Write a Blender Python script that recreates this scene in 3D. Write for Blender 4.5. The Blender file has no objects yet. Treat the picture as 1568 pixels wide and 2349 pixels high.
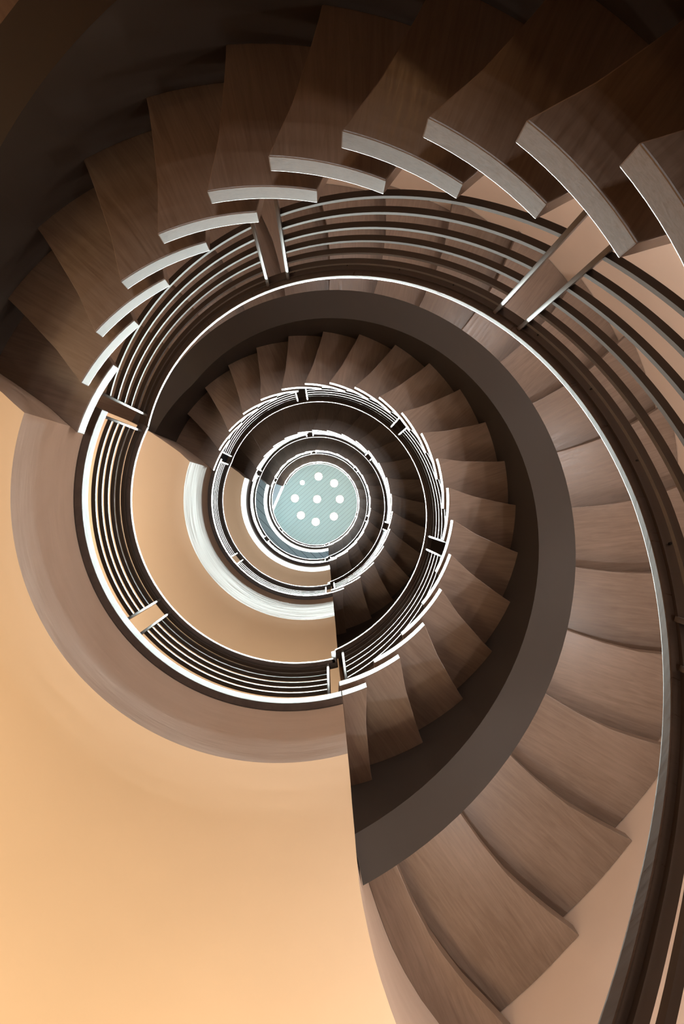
import bpy, math
from mathutils import Matrix, Vector

# ------------------------------------------------------------------ camera
F_PX, TILT_A, TILT_B = 1285.85, 0.0191, -0.0327      # focal length in pixels, small tilts off the vertical
CAM = (0.1895, 0.0041, 0.0)
scene = bpy.context.scene
COL = scene.collection

ca, sa, cb, sb = math.cos(TILT_A), math.sin(TILT_A), math.cos(TILT_B), math.sin(TILT_B)
Rx = Matrix(((1, 0, 0), (0, ca, -sa), (0, sa, ca)))
Ry = Matrix(((cb, 0, sb), (0, 1, 0), (-sb, 0, cb)))
R3 = Rx @ Ry
cd = bpy.data.cameras.new('camera')
cd.sensor_fit = 'VERTICAL'
cd.sensor_height = 36.0
cd.sensor_width = 24.0
cd.lens = F_PX / 2349.0 * 36.0
cd.clip_start = 0.02
cam = bpy.data.objects.new('camera', cd)
COL.objects.link(cam)
xa, ya, za = R3[0], -R3[1], -R3[2]
cam.matrix_world = Matrix(((xa[0], ya[0], za[0], CAM[0]), (xa[1], ya[1], za[1], CAM[1]),
                           (xa[2], ya[2], za[2], CAM[2]), (0, 0, 0, 1)))
scene.camera = cam

# ------------------------------------------------------------------ view, world, lights
vs = scene.view_settings
vs.view_transform = 'Standard'
vs.look = 'None'
vs.gamma = 1.0
vs.use_curve_mapping = False
vs.exposure = 0.0
w = bpy.data.worlds.new('world')
scene.world = w
w.use_nodes = True
w.node_tree.nodes['Background'].inputs[0].default_value = (0.5, 0.55, 0.6, 1)
w.node_tree.nodes['Background'].inputs[1].default_value = 0.0

Z1 = 3.0826          # underside of the first landing's nosing
RISE = 0.17545
H = 20 * RISE
TK = 0.0838
RI = 1.12            # well radius
DTH = 12.0794
TH19 = 197.977


def lamp(kind, name, loc, power, color, size=0.1, target=None, spread=None, spot=None, blend=0.3, shape='DISK'):
    l = bpy.data.lights.new(name, kind)
    l.energy = power
    l.color = color
    if kind == 'AREA':
        l.shape = shape
        l.size = size
        if spread:
            l.spread = math.radians(spread)
    else:
        l.shadow_soft_size = size
    if kind == 'SPOT':
        l.spot_size = math.radians(spot)
        l.spot_blend = blend
    o = bpy.data.objects.new(name, l)
    COL.objects.link(o)
    o.location = loc
    d = (Vector(target) - Vector(loc)) if target else Vector((0, 0, -1))
    o.rotation_euler = d.to_track_quat('-Z', 'Y').to_euler()
    return o


def pol(R, a, z):
    a = math.radians(a)
    return (R * math.cos(a), R * math.sin(a), z)


ZC = 19.8            # top ceiling
SPOTS = [(0.01, -0.87), (-0.56, -0.65), (0.56, -0.63), (-0.82, -0.10), (-0.04, -0.07), (0.76, -0.07),
         (-0.61, 0.50), (-0.09, 0.73), (0.55, 0.54)]
for i, (x, y) in enumerate(SPOTS):
    lamp('AREA', 'downlight_lamp', (x, y, ZC - 0.06), 68 if i != 1 else 26, (0.88, 1.0, 0.97), 0.16, (x, y, 0), spread=70)
# unseen spots added deep below, mirroring the ceiling ring, to light tread undersides
for i, (x, y) in enumerate(SPOTS):
    lamp('SPOT', 'added_base_spot', (x * 1.15, y * 1.15, -20.4), 430, (1.0, 0.95, 0.93), 0.05, (x * 0.5, y * 0.5, 5), spot=16, blend=0.1)
# unseen area lights added in each storey's hall to brighten its ceiling
WARM = (1.0, 0.74, 0.46)
for n, pw, hc in ((0, 38, WARM), (1, 36, (1.0, 0.79, 0.57)), (2, 24, (1.0, 0.88, 0.76)), (3, 30, (0.75, 0.93, 1.0)), (4, 26, (0.8, 0.97, 1.0))):
    zf = Z1 - H + n * H + 0.2
    for a, R, wt in ((92, 3.0, 0.52), (112, 4.6, 0.28), (130, 3.3, 0.38), (150, 4.8, 0.22), (162, 3.1, 0.5), (187, 3.0, 0.62)):
        lamp('AREA', 'added_hall_fill', pol(R, a, zf), pw * wt, hc, 0.9, pol(R, a, zf + 3), spread=(112, 105, 165, 165, 165)[n])
# unseen point lights added by the curved wall to light plaster and outer treads
for a, z, pw in ((61, 1.35, 34), (25, 1.9, 36), (-11, 2.4, 34), (-47, 2.9, 28), (-83, 3.4, 16), (-119, 3.9, 10)):
    lamp('POINT', 'added_wall_fill', pol(2.8, a, z), pw, (1.0, 0.97, 0.96), 0.035)
# unseen point lights added low down and by upper landings to lift tread undersides
lamp('POINT', 'added_underside_fill', pol(2.7, -152, -0.05), 13, (1.0, 0.56, 0.26), 0.08)
lamp('POINT', 'added_underside_fill', pol(2.6, -75, -0.1), 6, (1.0, 0.52, 0.22), 0.08)
for n in (2, 3):
    lamp('POINT', 'added_underside_fill', pol(2.7, 128, Z1 - H + n * H + 0.35), 22, (1.0, 0.9, 0.82), 0.05)
# daylight from the upper windows
for z, pw in ((12.2, 70), (15.6, 70)):
    lamp('AREA', 'window_daylight', pol(2.9, 20, z), pw, (0.45, 0.72, 1.0), 1.4, pol(0, 0, z), spread=170, shape='SQUARE')


# ------------------------------------------------------------------ materials
def new_mat(name):
    m = bpy.data.materials.new(name)
    m.use_nodes = True
    nt = m.node_tree
    return m, nt, nt.nodes['Principled BSDF']


def wood(name, c1, c2, rough=0.36, scale=(1.6, 22, 70), bump=0.025):
    m, nt, b = new_mat(name)
    N, L = nt.nodes, nt.links
    tc = N.new('ShaderNodeTexCoord')
    oi = N.new('ShaderNodeObjectInfo')
    add = N.new('ShaderNodeVectorMath'); add.operation = 'MULTIPLY_ADD'
    comb = N.new('ShaderNodeCombineXYZ')
    L.new(oi.outputs['Random'], comb.inputs[0]); L.new(oi.outputs['Random'], comb.inputs[1]); L.new(oi.outputs['Random'], comb.inputs[2])
    L.new(comb.outputs[0], add.inputs[0]); add.inputs[1].default_value = (37, 19, 23)
    L.new(tc.outputs['Object'], add.inputs[2])
    mp = N.new('ShaderNodeMapping'); mp.inputs['Scale'].default_value = scale
    L.new(add.outputs[0], mp.inputs[0])
    n1 = N.new('ShaderNodeTexNoise'); n1.inputs['Scale'].default_value = 2.2; n1.inputs['Detail'].default_value = 7
    n1.inputs['Roughness'].default_value = 0.65; n1.inputs['Distortion'].default_value = 0.9
    L.new(mp.outputs[0], n1.inputs['Vector'])
    n2 = N.new('ShaderNodeTexNoise'); n2.inputs['Scale'].default_value = 2.0; n2.inputs['Detail'].default_value = 3
    L.new(add.outputs[0], n2.inputs['Vector'])
    mix = N.new('ShaderNodeMath'); mix.operation = 'MULTIPLY_ADD'
    L.new(n1.outputs[0], mix.inputs[0]); mix.inputs[1].default_value = 0.7
    m2 = N.new('ShaderNodeMath'); m2.operation = 'MULTIPLY'; m2.inputs[1].default_value = 0.45
    L.new(n2.outputs[0], m2.inputs[0]); L.new(m2.outputs[0], mix.inputs[2])
    cr = N.new('ShaderNodeValToRGB')
    cr.color_ramp.elements[0].position = 0.36; cr.color_ramp.elements[0].color = (*c1, 1)
    cr.color_ramp.elements[1].position = 0.74; cr.color_ramp.elements[1].color = (*c2, 1)
    L.new(mix.outputs[0], cr.inputs[0])
    hsv = N.new('ShaderNodeHueSaturation')
    mr = N.new('ShaderNodeMapRange'); mr.inputs[3].default_value = 0.88; mr.inputs[4].default_value = 1.12
    L.new(oi.outputs['Random'], mr.inputs[0]); L.new(mr.outputs[0], hsv.inputs['Value'])
    L.new(cr.outputs[0], hsv.inputs['Color'])
    L.new(hsv.outputs[0], b.inputs['Base Color'])
    b.inputs['Roughness'].default_value = rough
    b.inputs['Specular IOR Level'].default_value = 0.7
    rr = N.new('ShaderNodeMapRange'); rr.inputs[1].default_value = 0.3; rr.inputs[2].default_value = 0.7
    rr.inputs[3].default_value = rough - 0.07; rr.inputs[4].default_value = rough + 0.12
    L.new(n1.outputs[0], rr.inputs[0]); L.new(rr.outputs[0], b.inputs['Roughness'])
    bp = N.new('ShaderNodeBump'); bp.inputs['Strength'].default_value = bump; bp.inputs['Distance'].default_value = 0.01
    L.new(n1.outputs[0], bp.inputs['Height']); L.new(bp.outputs[0], b.inputs['Normal'])
    return m


def plaster(name, c, rough=0.7, var=0.06, bump=0.03, sc=1.3):
    m, nt, b = new_mat(name)
    N, L = nt.nodes, nt.links
    tc = N.new('ShaderNodeTexCoord')
    n = N.new('ShaderNodeTexNoise'); n.inputs['Scale'].default_value = sc; n.inputs['Detail'].default_value = 5
    L.new(tc.outputs['Object'], n.inputs['Vector'])
    cr = N.new('ShaderNodeValToRGB')
    cr.color_ramp.elements[0].position = 0.3; cr.color_ramp.elements[0].color = (*[v * (1 - var) for v in c], 1)
    cr.color_ramp.elements[1].position = 0.7; cr.color_ramp.elements[1].color = (*[min(1, v * (1 + var)) for v in c], 1)
    L.new(n.outputs[0], cr.inputs[0]); L.new(cr.outputs[0], b.inputs['Base Color'])
    n2 = N.new('ShaderNodeTexNoise'); n2.inputs['Scale'].default_value = 9; n2.inputs['Detail'].default_value = 8
    L.new(tc.outputs['Object'], n2.inputs['Vector'])
    bp = N.new('ShaderNodeBump'); bp.inputs['Strength'].default_value = bump; bp.inputs['Distance'].default_value = 0.01
    L.new(n2.outputs[0], bp.inputs['Height']); L.new(bp.outputs[0], b.inputs['Normal'])
    b.inputs['Roughness'].default_value = rough
    return m


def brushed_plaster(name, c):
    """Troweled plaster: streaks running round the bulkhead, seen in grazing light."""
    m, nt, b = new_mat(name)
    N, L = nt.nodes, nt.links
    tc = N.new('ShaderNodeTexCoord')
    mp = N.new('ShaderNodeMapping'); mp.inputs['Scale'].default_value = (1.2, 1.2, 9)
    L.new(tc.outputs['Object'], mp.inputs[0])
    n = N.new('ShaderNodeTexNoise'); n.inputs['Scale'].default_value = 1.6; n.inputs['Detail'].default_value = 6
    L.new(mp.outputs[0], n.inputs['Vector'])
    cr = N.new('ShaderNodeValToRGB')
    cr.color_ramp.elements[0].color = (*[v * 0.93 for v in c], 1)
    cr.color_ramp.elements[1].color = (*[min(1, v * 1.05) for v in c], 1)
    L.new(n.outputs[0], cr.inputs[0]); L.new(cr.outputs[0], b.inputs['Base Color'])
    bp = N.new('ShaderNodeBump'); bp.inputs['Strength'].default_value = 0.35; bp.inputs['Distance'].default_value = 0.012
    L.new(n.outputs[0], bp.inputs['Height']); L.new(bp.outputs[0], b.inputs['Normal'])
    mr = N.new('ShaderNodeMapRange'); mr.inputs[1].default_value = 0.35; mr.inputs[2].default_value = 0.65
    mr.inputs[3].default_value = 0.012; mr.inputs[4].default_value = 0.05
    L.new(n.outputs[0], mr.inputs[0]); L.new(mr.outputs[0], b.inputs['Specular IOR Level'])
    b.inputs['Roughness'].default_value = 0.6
    return m


def boards(name, c, gap, spacing, rot, rough=0.5):
    m, nt, b = new_mat(name)
    N, L = nt.nodes, nt.links
    tc = N.new('ShaderNodeTexCoord')
    mp = N.new('ShaderNodeMapping'); mp.inputs['Rotation'].default_value = (0, 0, rot)
    L.new(tc.outputs['Object'], mp.inputs[0])
    sx = N.new('ShaderNodeSeparateXYZ'); L.new(mp.outputs[0], sx.inputs[0])
    d = N.new('ShaderNodeMath'); d.operation = 'DIVIDE'; d.inputs[1].default_value = spacing
    L.new(sx.outputs[0], d.inputs[0])
    fr = N.new('ShaderNodeMath'); fr.operation = 'FRACT'; L.new(d.outputs[0], fr.inputs[0])
    lt = N.new('ShaderNodeMath'); lt.operation = 'LESS_THAN'; lt.inputs[1].default_value = 0.1
    L.new(fr.outputs[0], lt.inputs[0])
    mx = N.new('ShaderNodeMix'); mx.data_type = 'RGBA'
    L.new(lt.outputs[0], mx.inputs[0]); mx.inputs[6].default_value = (*c, 1); mx.inputs[7].default_value = (*gap, 1)
    L.new(mx.outputs[2], b.inputs['Base Color'])
    b.inputs['Roughness'].default_value = rough
    return m


def spec(m, v):
    m.node_tree.nodes['Principled BSDF'].inputs['Specular IOR Level'].default_value = v
    return m


def flat(name, c, rough=0.5, metal=0.0):
    m, nt, b = new_mat(name)
    b.inputs['Base Color'].default_value = (*c, 1)
    b.inputs['Roughness'].default_value = rough
    b.inputs['Metallic'].default_value = metal
    return m


def emit(name, c, s):
    m, nt, b = new_mat(name)
    b.inputs['Base Color'].default_value = (*c, 1)
    b.inputs['Emission Color'].default_value = (*c, 1)
    b.inputs['Emission Strength'].default_value = s
    return m


M_WOOD = wood('tread_wood', (0.115, 0.072, 0.047), (0.205, 0.142, 0.103))
M_RIM = spec(wood('nosing_wood', (0.035, 0.02, 0.013), (0.075, 0.05, 0.036), rough=0.42, scale=(8, 8, 60)), 0.4)
M_BEAM = spec(plaster('beam_paint', (0.033, 0.026, 0.021), 0.6, 0.02, 0.0), 0.25)
M_STEEL = flat('rail_steel', (0.10, 0.078, 0.065), 0.36, 0.45)
M_RAILWOOD = wood('handrail_wood', (0.080, 0.052, 0.036), (0.11, 0.074, 0.054), 0.32, scale=(3, 3, 60), bump=0.0)
M_SCREW = flat('screw_steel', (0.02, 0.015, 0.012), 0.4, 0.6)
M_PLASTER = plaster('cream_plaster', (0.88, 0.69, 0.54))
M_SOFFIT = plaster('soffit_plaster', (0.80, 0.64, 0.47), 0.75, 0.03, 0.0)
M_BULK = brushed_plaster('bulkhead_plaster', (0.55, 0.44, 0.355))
M_CEIL = boards('ceiling_boards', (0.60, 0.80, 0.82), (0.36, 0.50, 0.52), 0.115, math.radians(-48))
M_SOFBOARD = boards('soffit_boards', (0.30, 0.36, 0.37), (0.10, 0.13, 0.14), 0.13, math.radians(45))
M_FLOOR = plaster('stone_floor', (0.13, 0.105, 0.085), 0.5)
M_DARK = flat('shaft_dark', (0.06, 0.05, 0.045), 0.8)
M_LAMP = emit('lamp_glass', (0.95, 1.0, 0.98), 30)
M_TRIM = flat('lamp_housing', (0.8, 0.82, 0.8), 0.4)
M_PANE = emit('window_daylight_glass', (0.45, 0.7, 1.0), 1.5)


# ------------------------------------------------------------------ mesh helpers
def mesh_obj(name, verts, faces, mat, parent=None, smooth=35, bevel=0.0):
    me = bpy.data.meshes.new(name)
    me.from_pydata(verts, [], faces)
    import bmesh
    bm = bmesh.new(); bm.from_mesh(me)
    bmesh.ops.remove_doubles(bm, verts=bm.verts, dist=1e-5)
    bmesh.ops.recalc_face_normals(bm, faces=bm.faces)
    if bevel:
        ed = [e for e in bm.edges if len(e.link_faces) == 2 and e.calc_face_angle(0) > math.radians(50)]
        bmesh.ops.bevel(bm, geom=ed, offset=bevel, segments=2, profile=0.6, affect='EDGES')
    bm.to_mesh(me); bm.free()
    if smooth:
        me.shade_smooth()
        me.set_sharp_from_angle(angle=math.radians(smooth))
    me.materials.append(mat)
    o = bpy.data.objects.new(name, me)
    COL.objects.link(o)
    if parent:
        o.parent = parent
    return o


def prism(poly, z0, z1):
    n = len(poly)
    v = [(x, y, z0) for x, y in poly] + [(x, y, z1) for x, y in poly]
    f = [tuple(range(n))[::-1], tuple(range(n, 2 * n))]
    f += [(i, (i + 1) % n, n + (i + 1) % n, n + i) for i in range(n)]
    return v, f


def sweep(cols):
    """cols: list of cross-section rings (lists of points, same count) swept into a closed bar."""
    k = len(cols[0]); v = []; f = []
    for c in cols:
        v += c
    for i in range(len(cols) - 1):
        for j in range(k):
            a = i * k + j; b = i * k + (j + 1) % k
            f.append((a, b, b + k, a + k))
    f.append(tuple(range(k))[::-1]); f.append(tuple(range((len(cols) - 1) * k, len(cols) * k)))
    return v, f


def tag(o, label=None, cat=None, group=None, kind=None):
    if label: o['label'] = label
    if cat: o['category'] = cat
    if group: o['group'] = group
    if kind: o['kind'] = kind
    return o


def empty(name, loc, label, cat, group=None):
    o = bpy.data.objects.new(name, None)
    COL.objects.link(o); o.location = loc; o.empty_display_size = 0.1
    return tag(o, label, cat, group)


# ------------------------------------------------------------------ plan geometry (measured)
CURVE = [(1.12, 0), (1.165, 1.0), (1.283, 3.3), (1.384, 4.4), (1.5, 5.4), (1.62, 6.2), (1.85, 6.6), (2.09, 6.3), (2.34, 5.6),
         (2.57, 4.7), (2.73, 3.7), (2.9, 2.6), (3.1, 1.4), (3.4, -0.6), (4.2, -5.0), (6.5, -14)]


def rel(R):
    for (r0, a0), (r1, a1) in zip(CURVE, CURVE[1:]):
        if R <= r1:
            t = (R - r0) / (r1 - r0)
            return a0 + (a1 - a0) * t
    return CURVE[-1][1]


def back(k):
    return TH19 + DTH * (19 - k)


def zk(s, k):
    return Z1 + RISE * (k - 20) + H * s        # s=0 lowest flight


def backline(s, a):
    """tread underside height as a smooth helix; a in degrees, 60..430"""
    return zk(s, 19 - (a - TH19) / DTH)


# stair wall in plan: distance from the axis by angle
WALL = [(-164, 3.15), (-140, 3.03), (-53, 3.0), (0, 2.98), (45.7, 3.03), (57.6, 3.13), (69.6, 3.33), (75, 3.5)]


def wall_r(a):
    a = (a + 180) % 360 - 180
    for (a0, r0), (a1, r1) in zip(WALL, WALL[1:]):
        if a0 <= a <= a1:
            return r0 + (r1 - r0) * (a - a0) / (a1 - a0)
    return 3.6


def xy(R, a):
    a = math.radians(a)
    return (R * math.cos(a), R * math.sin(a))


# ------------------------------------------------------------------ outer wall, floors, ceiling
perim = [xy(wall_r(a), a) for a in range(-164, 77, 3)]
perim += [(0.2, 5.2), (-0.6, 6.0), (-6.0, 6.0), (-6.0, -0.9)]
n = len(perim)
v = []; f = []
OUT = 1.03
for z in (-20.7, ZC + 1.2):
    v += [(x, y, z) for x, y in perim]
    v += [(x * OUT, y * OUT, z) for x, y in perim]
for i in range(n):
    j = (i + 1) % n
    f += [(i, j, 2 * n + j, 2 * n + i), (n + i, n + j, 3 * n + j, 3 * n + i),
          (i, j, n + j, n + i), (2 * n + i, 2 * n + j, 3 * n + j, 3 * n + i)]
o = mesh_obj('wall_outer', v, f, M_PLASTER); tag(o, kind='structure')

# well base
v, f = prism([(x * 1.01, y * 1.01) for x, y in perim], -20.8, -20.65)
o = mesh_obj('floor_base', v, f, M_DARK, smooth=0); tag(o, kind='structure')

# lowest floor with the round well opening
N0 = 96
v = []; f = []
big = 7.0
for z in (Z1 - H - 0.25, Z1 - H + TK):
    v += [(*xy(RI, 360 * i / N0), z) for i in range(N0)]
    for i in range(N0):
        a = 360 * i / N0; c, s_ = math.cos(math.radians(a)), math.sin(math.radians(a))
        k = 6.1 / max(abs(c), abs(s_)); v.append((c * k, s_ * k, z))
for i in range(N0):
    j = (i + 1) % N0
    f += [(i, j, N0 + j, N0 + i), (2 * N0 + i, 2 * N0 + j, 3 * N0 + j, 3 * N0 + i), (i, j, 2 * N0 + j, 2 * N0 + i)]
o = mesh_obj('floor_lowest', v, f, M_FLOOR, smooth=0); tag(o, kind='structure')

# landings: slab with deep rounded bulkhead, and its wooden nosing
DROP = [0.61, 1.12, 0.86, 0.86]
A_END = back(19)             # slab face over the top tread of the flight below
SLAB = [(1.12, 75.0), (1.165, 75.3), (1.22, 75.7), (1.39, 76.9), (1.6, 78.0), (1.76, 78.6), (1.92, 78.7), (2.14, 78.5), (2.39, 77.8), (2.585, 77.1),
        (2.834, 75.8), (3.04, 74.3), (3.45, 71.5)]


def slab_a(R):
    for (r0, a0), (r1, a1) in zip(SLAB, SLAB[1:]):
        if R <= r1:
            return a0 + (a1 - a0) * (R - r0) / (r1 - r0)
    return SLAB[-1][1]


A_START = 74.3     # slab face beside the first step of the flight above
hall_tail = [(0.05, 5.85), (-5.9, 5.9), (-5.9, -2.5), (-3.1, -1.9)]
for s in range(4):
    zt = Z1 + s * H; zb = zt - DROP[s]
    Rs = [1.165, 1.22, 1.283, 1.384, 1.5, 1.62, 1.75, 1.85, 1.97, 2.09, 2.2, 2.34, 2.45, 2.57, 2.73, 2.9]
    arc = [xy(1.165, a) for a in [A_START + rel(1.165) + (A_END - A_START) * i / 60 for i in range(61)]]
    endc = [xy(R, A_END + rel(R)) for R in Rs[1:]] + [xy(wall_r(A_END + rel(3.05)) * 0.995, A_END + rel(3.05))]
    startc = [xy(R, slab_a(R)) for R in Rs[1:]] + [xy(3.1, slab_a(3.1)), xy(3.45, slab_a(3.45))]
    poly = arc + endc + [(-3.2, -0.86), (-5.9, -0.86), (-5.9, 5.9), (-0.6, 5.9), (0.2, 5.1)] + startc[::-1]
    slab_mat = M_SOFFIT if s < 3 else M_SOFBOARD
    # body split so the rounded front can carry its own plaster
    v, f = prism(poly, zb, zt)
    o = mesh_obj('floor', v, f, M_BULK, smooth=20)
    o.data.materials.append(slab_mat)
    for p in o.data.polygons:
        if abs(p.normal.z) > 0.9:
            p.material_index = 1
    tag(o, kind='structure')
    # floor finish, with the timber nosing board round the well
    rim_a = [A_START + 0.8 + (back(20) + DTH + 9.06 / RI - A_START - 0.8) * i / 64 for i in range(65)]
    cols = [[(*xy(RI, a), zt), (*xy(1.162, a), zt), (*xy(1.162, a), zt + TK), (*xy(RI, a), zt + TK)] for a in rim_a]
    v, f = sweep(cols)
    o = mesh_obj('trim_%d' % (s + 1), v, f, M_RIM, bevel=0.003, smooth=10); tag(o, kind='structure')
    v, f = prism([(x * 1.0, y) for x, y in [xy(1.163, a) for a in [A_START + 1 + (A_END - A_START - 1) * i / 60 for i in range(61)]]
                  + endc + [(-3.2, -0.86), (-5.9, -0.86), (-5.9, 5.9), (-0.6, 5.9), (0.2, 5.1)] + startc[::-1]], zt + 0.001, zt + TK - 0.002)
    o = mesh_obj('floor_finish', v, f, M_FLOOR, smooth=0); tag(o, kind='structure')

# top landing: straight front edge set back from the well
zt = Z1 + 4 * H
v, f = prism([(-1.02, -0.44), (-1.36, 0.34), (-2.6, 3.2), (-3.6, 5.9), (-5.9, 5.9), (-5.9, -0.86), (-3.1, -0.86), (-2.9, -1.1)], zt - 0.8, zt + TK)
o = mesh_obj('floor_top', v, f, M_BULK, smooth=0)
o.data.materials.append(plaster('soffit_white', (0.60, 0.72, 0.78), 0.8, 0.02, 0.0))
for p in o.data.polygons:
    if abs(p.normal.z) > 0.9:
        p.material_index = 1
tag(o, kind='structure')

# ceiling: two boarded planes meeting at a shallow ridge
B1 = (-1.66, 0.46); B2 = (-0.61, 1.47)
dx, dy = B2[0] - B1[0], B2[1] - B1[1]
ln = math.hypot(dx, dy); dx /= ln; dy /= ln
nx, ny = dy, -dx             # towards the well
P = [(B1[0] - dx * 9, B1[1] - dy * 9), (B1[0] + dx * 9, B1[1] + dy * 9)]
v = []
for z in (0, 0.15):
    v += [(P[0][0], P[0][1], ZC + z), (P[1][0], P[1][1], ZC + z), (P[1][0] + nx * 11, P[1][1] + ny * 11, ZC + z), (P[0][0] + nx * 11, P[0][1] + ny * 11, ZC + z)]
f = [(0, 1, 2, 3), (4, 5, 6, 7), (0, 1, 5, 4), (1, 2, 6, 5), (2, 3, 7, 6), (3, 0, 4, 7)]
o = mesh_obj('ceiling', v, f, M_CEIL, smooth=0); tag(o, kind='structure')
v = []
for z in (0, 0.15):
    v += [(P[0][0], P[0][1], ZC + z), (P[1][0], P[1][1], ZC + z), (P[1][0] - nx * 8, P[1][1] - ny * 8, ZC + z - 1.0), (P[0][0] - nx * 8, P[0][1] - ny * 8, ZC + z - 1.0)]
o = mesh_obj('ceiling_slope', v, f, M_CEIL, smooth=0); tag(o, kind='structure')

# upper windows in the curved wall
for i, z in enumerate((12.2, 15.6)):
    a0 = 10; cols = []
    pv = []
    for a in range(a0, a0 + 25, 4):
        r = wall_r(a)
        pv.append([(*xy(r - 0.012, a), z - 0.6), (*xy(r - 0.002, a), z - 0.6), (*xy(r - 0.002, a), z + 0.6), (*xy(r - 0.012, a), z + 0.6)])
    v, f = sweep(pv)
    o = mesh_obj('window_%d' % (i + 1), v, f, M_PANE); tag(o, kind='structure')

# ------------------------------------------------------------------ ceiling downlights
CL = ['at the top edge of the ring', 'small, at the upper left of the ring', 'at the upper right of the ring', 'at the left of the ring', 'in the middle of the ring',
      'at the right of the ring', 'at the lower left of the ring', 'at the bottom of the ring', 'at the lower right of the ring']


def disc_bar(r0, r1, z0, z1, m=28):
    cols = []
    for i in range(m + 1):
        a = 360 * i / m
        cols.append([(*xy(r0, a), z0), (*xy(r1, a), z0), (*xy(r1, a), z1), (*xy(r0, a), z1)])
    v, f = sweep(cols)
    return v, f[:-2]


base = None
for i, (x, y) in enumerate(SPOTS):
    t = empty('ceiling_downlight', (x, y, ZC), 'glaring round ceiling spotlight ' + CL[i], 'ceiling light', 'spotlights in the boarded ceiling at the top of the well')
    if base is None:
        v, f = disc_bar(0.13, 0.155, -0.03, 0.0)
        h = mesh_obj('housing', v, f, M_TRIM, t)
        v, f = prism([xy(0.132, 360 * q / 28) for q in range(28)], -0.02, -0.002)
        g = mesh_obj('diffuser', v, f, M_LAMP, t)
        base = (h, g)
    else:
        for b_ in base:
            c = b_.copy(); COL.objects.link(c); c.parent = t
    if i == 1:
        t.scale = (0.6, 0.6, 1)

# ------------------------------------------------------------------ treads
FL = ['lowest flight', 'second flight up', 'third flight up', 'fourth flight up', 'topmost flight']
LD = ['first landing', 'second landing', 'third landing', 'fourth landing', 'top landing']
ORD = ['', 'first', 'second', 'third', 'fourth', 'fifth', 'sixth', 'seventh', 'eighth', 'ninth', 'tenth', 'eleventh', 'twelfth', 'thirteenth',
       'fourteenth', 'fifteenth', 'sixteenth', 'seventeenth', 'eighteenth', 'nineteenth', 'twentieth']


def tread_poly(k, full=True):
    Rs = [1.12, 1.16, 1.2, 1.25, 1.3, 1.36, 1.43, 1.5, 1.58, 1.66, 1.76, 1.86, 1.98, 2.1, 2.22, 2.34, 2.46, 2.58, 2.7, 2.8, 2.9]
    b0 = back(k)
    bk = [(R, rel(R)) for R in Rs]
    fr = [(R, (rel(R) + DTH + 9.06 / R) if full else slab_a(R) - (back(0) - 360) - 0.01) for R in Rs]
    Ro = lambda a: wall_r(b0 + a) - 0.004
    ab = rel(Ro(bk[-1][1])); af = (rel(3.0) + DTH + 9.06 / 3.0) if full else slab_a(3.2) - (back(0) - 360) - 0.01
    outer = [(Ro(ab + (af - ab) * i / 5), ab + (af - ab) * i / 5) for i in range(6)]
    inner = [(RI, fr[0][1] * (1 - i / 8)) for i in range(1, 8)]
    return [xy(R, a) for R, a in bk + outer + fr[::-1] + inner]


tread_mesh = {}
for s in range(5):
    for k in range(0, 20):
        if s == 0 and k == 0:
            continue
        if k not in tread_mesh:
            v, f = prism(tread_poly(k, k > 0), 0, TK)
            o = mesh_obj('stair_tread', v, f, M_WOOD, bevel=0.004, smooth=10)
            tread_mesh[k] = o.data
        else:
            o = bpy.data.objects.new('stair_tread', tread_mesh[k]); COL.objects.link(o)
        o.location = (0, 0, zk(s, k)); o.rotation_euler = (0, 0, math.radians(back(k)))
        if k == 0:
            lab = 'narrow dark wooden board edging the %s where the %s begins' % (LD[s - 1], FL[s])
        elif k == 19:
            lab = 'dark wooden top tread of the %s, just under the %s' % (FL[s], LD[s])
        elif k >= 10:
            lab = 'dark wooden tread of the %s, %s step below the %s' % (FL[s], ORD[20 - k], LD[s])
        else:
            lab = 'dark wooden tread of the %s, %s step up from %s' % (FL[s], ORD[k], 'its foot' if s == 0 else 'the ' + LD[s - 1])
        tag(o, lab, 'stair tread', 'open treads of the ' + FL[s])

# ------------------------------------------------------------------ curved beams under the treads
RB0, RB1 = 1.62, 1.868
for s in range(5):
    a_lo = A_END + 6.3           # upper end (smaller angle = higher)
    a_hi = 78.4 + 360
    a_fl = 226.5
    def bot(a):
        if a < a_fl:
            return backline(s, a_fl) - 0.30 - 0.10 * (a_fl - a) / (a_fl - a_lo)
        return backline(s, a) - 0.30
    stations = []
    for k in range(19, -1, -1):
        lo = back(k) + 6.3; hi = lo + DTH
        if k == 0: hi = a_hi
        for i in range(5):
            stations.append((max(lo, a_lo) + (hi - max(lo, a_lo)) * i / 4, zk(s, k)))
    cols = [[(*xy(RB0, a), bot(a)), (*xy(RB1, a), bot(a)), (*xy(RB1, a), zt_ - 0.002), (*xy(RB0, a), zt_ - 0.002)] for a, zt_ in stations]
    me_v, me_f = sweep(cols)
    o = mesh_obj('stair_beam', me_v, me_f, M_BEAM)
    tag(o, 'smooth brown curved beam carrying the treads of the ' + FL[s], 'beam', 'curved beams under the flights')

# ------------------------------------------------------------------ railings
PAIRS = [207.1, 267.5, 322.1, 378.5, 436.3 - 360, 141.2]
BAR_F = [0.457, 0.57, 0.685, 0.80, 0.918, 1.03]
BAR_L = [0.286, 0.382, 0.479, 0.582, 0.67, 0.77]
J_TOP, J_BOT = 206.5, 436.3


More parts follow.
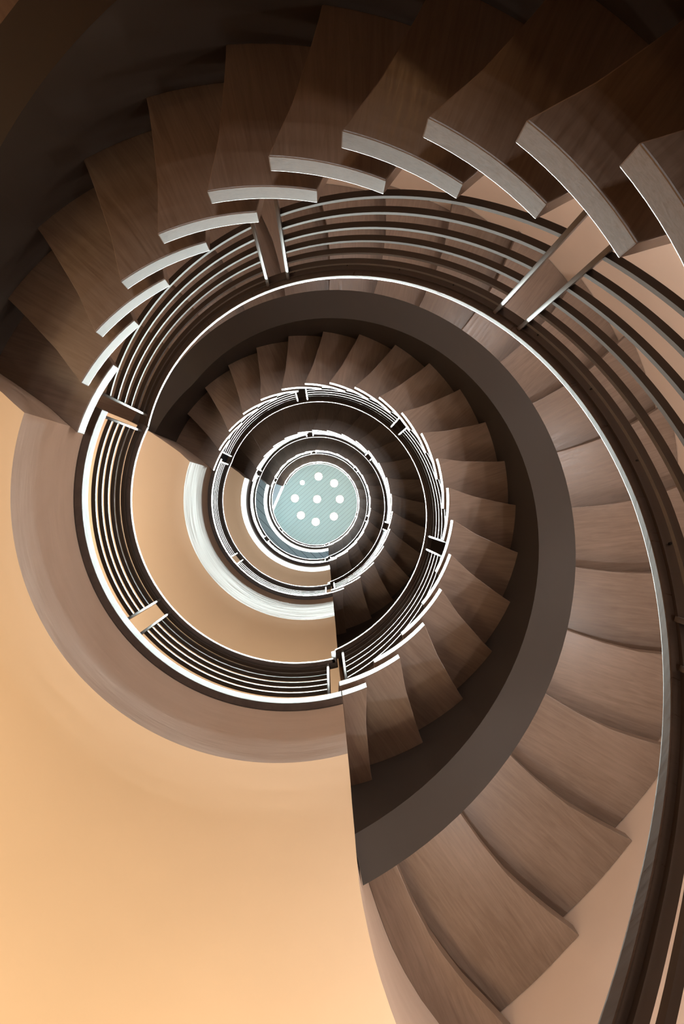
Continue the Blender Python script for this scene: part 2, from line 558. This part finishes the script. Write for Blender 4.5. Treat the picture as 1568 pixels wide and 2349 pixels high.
def rail_piece(name, angs, r0, r1, zf, hgt, mat, parent, bevel=0.0):
    cols = [[(*xy(r0, a), zf(a)), (*xy(r1, a), zf(a)), (*xy(r1, a), zf(a) + hgt), (*xy(r0, a), zf(a) + hgt)] for a in angs]
    v, f = sweep(cols)
    return mesh_obj(name, v, f, mat, parent, bevel=bevel, smooth=10)


def rng(a0, a1, step=1.5):
    m = max(2, int(abs(a1 - a0) / step))
    return [a0 + (a1 - a0) * i / m for i in range(m + 1)]


GAP = 2.8


def build_railing(s, name, label, spans, bars, base_z, rail_off, is_flight):
    t = empty(name, (0, 0, 0), label, 'railing', 'dark metal railings round the well')
    a0, a1 = spans[0][0] - GAP, spans[-1][1] + GAP
    if is_flight: a0, a1 = J_TOP, J_BOT
    else: a0, a1 = J_BOT - 360, J_TOP
    hr = rail_piece('handrail', rng(a0, a1), 1.135, 1.2, lambda a: base_z(a) + rail_off, 0.037, M_RAILWOOD, t, 0.004)
    st = rail_piece('flat_bar', rng(a0, a1), 1.160, 1.196, lambda a: base_z(a) + rail_off - 0.014, 0.0135, M_STEEL, hr)
    for (b0, b1) in spans:
        for bo in bars:
            rail_piece('rail_bar', rng(b0, b1), 1.162, 1.187, lambda a: base_z(a) + bo, 0.018, M_STEEL, t)
        for a in (b0, b1):
            aw = math.degrees(0.0075 / 1.16)
            if is_flight:
                # stand on the tread whose top carries this angle
                k = min(19, math.ceil(19 - (a - TH19) / DTH) )
                kk = k
                while kk < 20 and a - back(kk) > DTH + 9.06 / RI - 1.0: kk += 1
                # highest tread covering this angle
                c = [q for q in range(0, 20) if back(q) + 0.8 < a < back(q) + DTH + 9.06 / RI - 0.8]
                zb = zk(s, max(c)) + TK if c else base_z(a) + 0.3
            else:
                zb = Z1 + s * H + TK
            ztp = base_z(a) + rail_off - 0.014
            v, f = prism([xy(1.148, a - aw), xy(1.148, a + aw), xy(1.19, a + aw), xy(1.19, a - aw)], zb, ztp)
            mesh_obj('post', v, f, M_STEEL, t, bevel=0.0015)
    return t, hr


FN = ['along the lowest flight, nearest the viewer', 'along the second flight up', 'along the third flight up',
      'along the fourth flight up', 'along the topmost flight']
for s in range(5):
    spans = [(J_TOP + GAP + 0.6, 267.5 - GAP), (267.5 + GAP, 322.1 - GAP), (322.1 + GAP, 378.5 - GAP), (378.5 + GAP, 436.3 - GAP)]
    t, hr = build_railing(s, 'stair_railing', 'dark metal railing of six bars with handrail ' + FN[s], spans, BAR_F, lambda a, s=s: backline(s, a) + 0.036 * min(1, max(0, (a - 360) / 45)), 1.107, True)
    if s == 0:
        for a in (220, 232, 244, 256, 272, 285, 297, 309, 328, 341, 354, 366, 384, 396, 408, 420):
            z = backline(0, a) + 1.107 - 0.0155
            v, f = prism([(1.18 * math.cos(math.radians(a)) + 0.0045 * math.cos(q * math.pi / 5), 1.18 * math.sin(math.radians(a)) + 0.0045 * math.sin(q * math.pi / 5)) for q in range(10)], z, z + 0.004)
            mesh_obj('screw', v, f, M_SCREW, hr)
    # upright piece of handrail closing the jump to the landing rail below
    if s > 0:
        z0 = Z1 + (s - 1) * H + 0.81; z1_ = backline(s, 436.3) + 1.107 + 0.037
        v, f = prism([xy(1.135, 436.0), xy(1.2, 436.0), xy(1.2, 437.6), xy(1.135, 437.6)], z0, z1_)
        mesh_obj('handrail_riser', v, f, M_RAILWOOD, t, bevel=0.003)
for s in range(4):
    spans = [(76.3 + GAP, 141.2 - GAP), (141.2 + GAP, 207.1 - GAP)]
    build_railing(s, 'landing_railing', 'dark metal railing of six bars with handrail round the ' + LD[s] + (', nearest the viewer' if s == 0 else ''), spans, BAR_L,
                  lambda a, s=s: Z1 + s * H, 0.81, False)
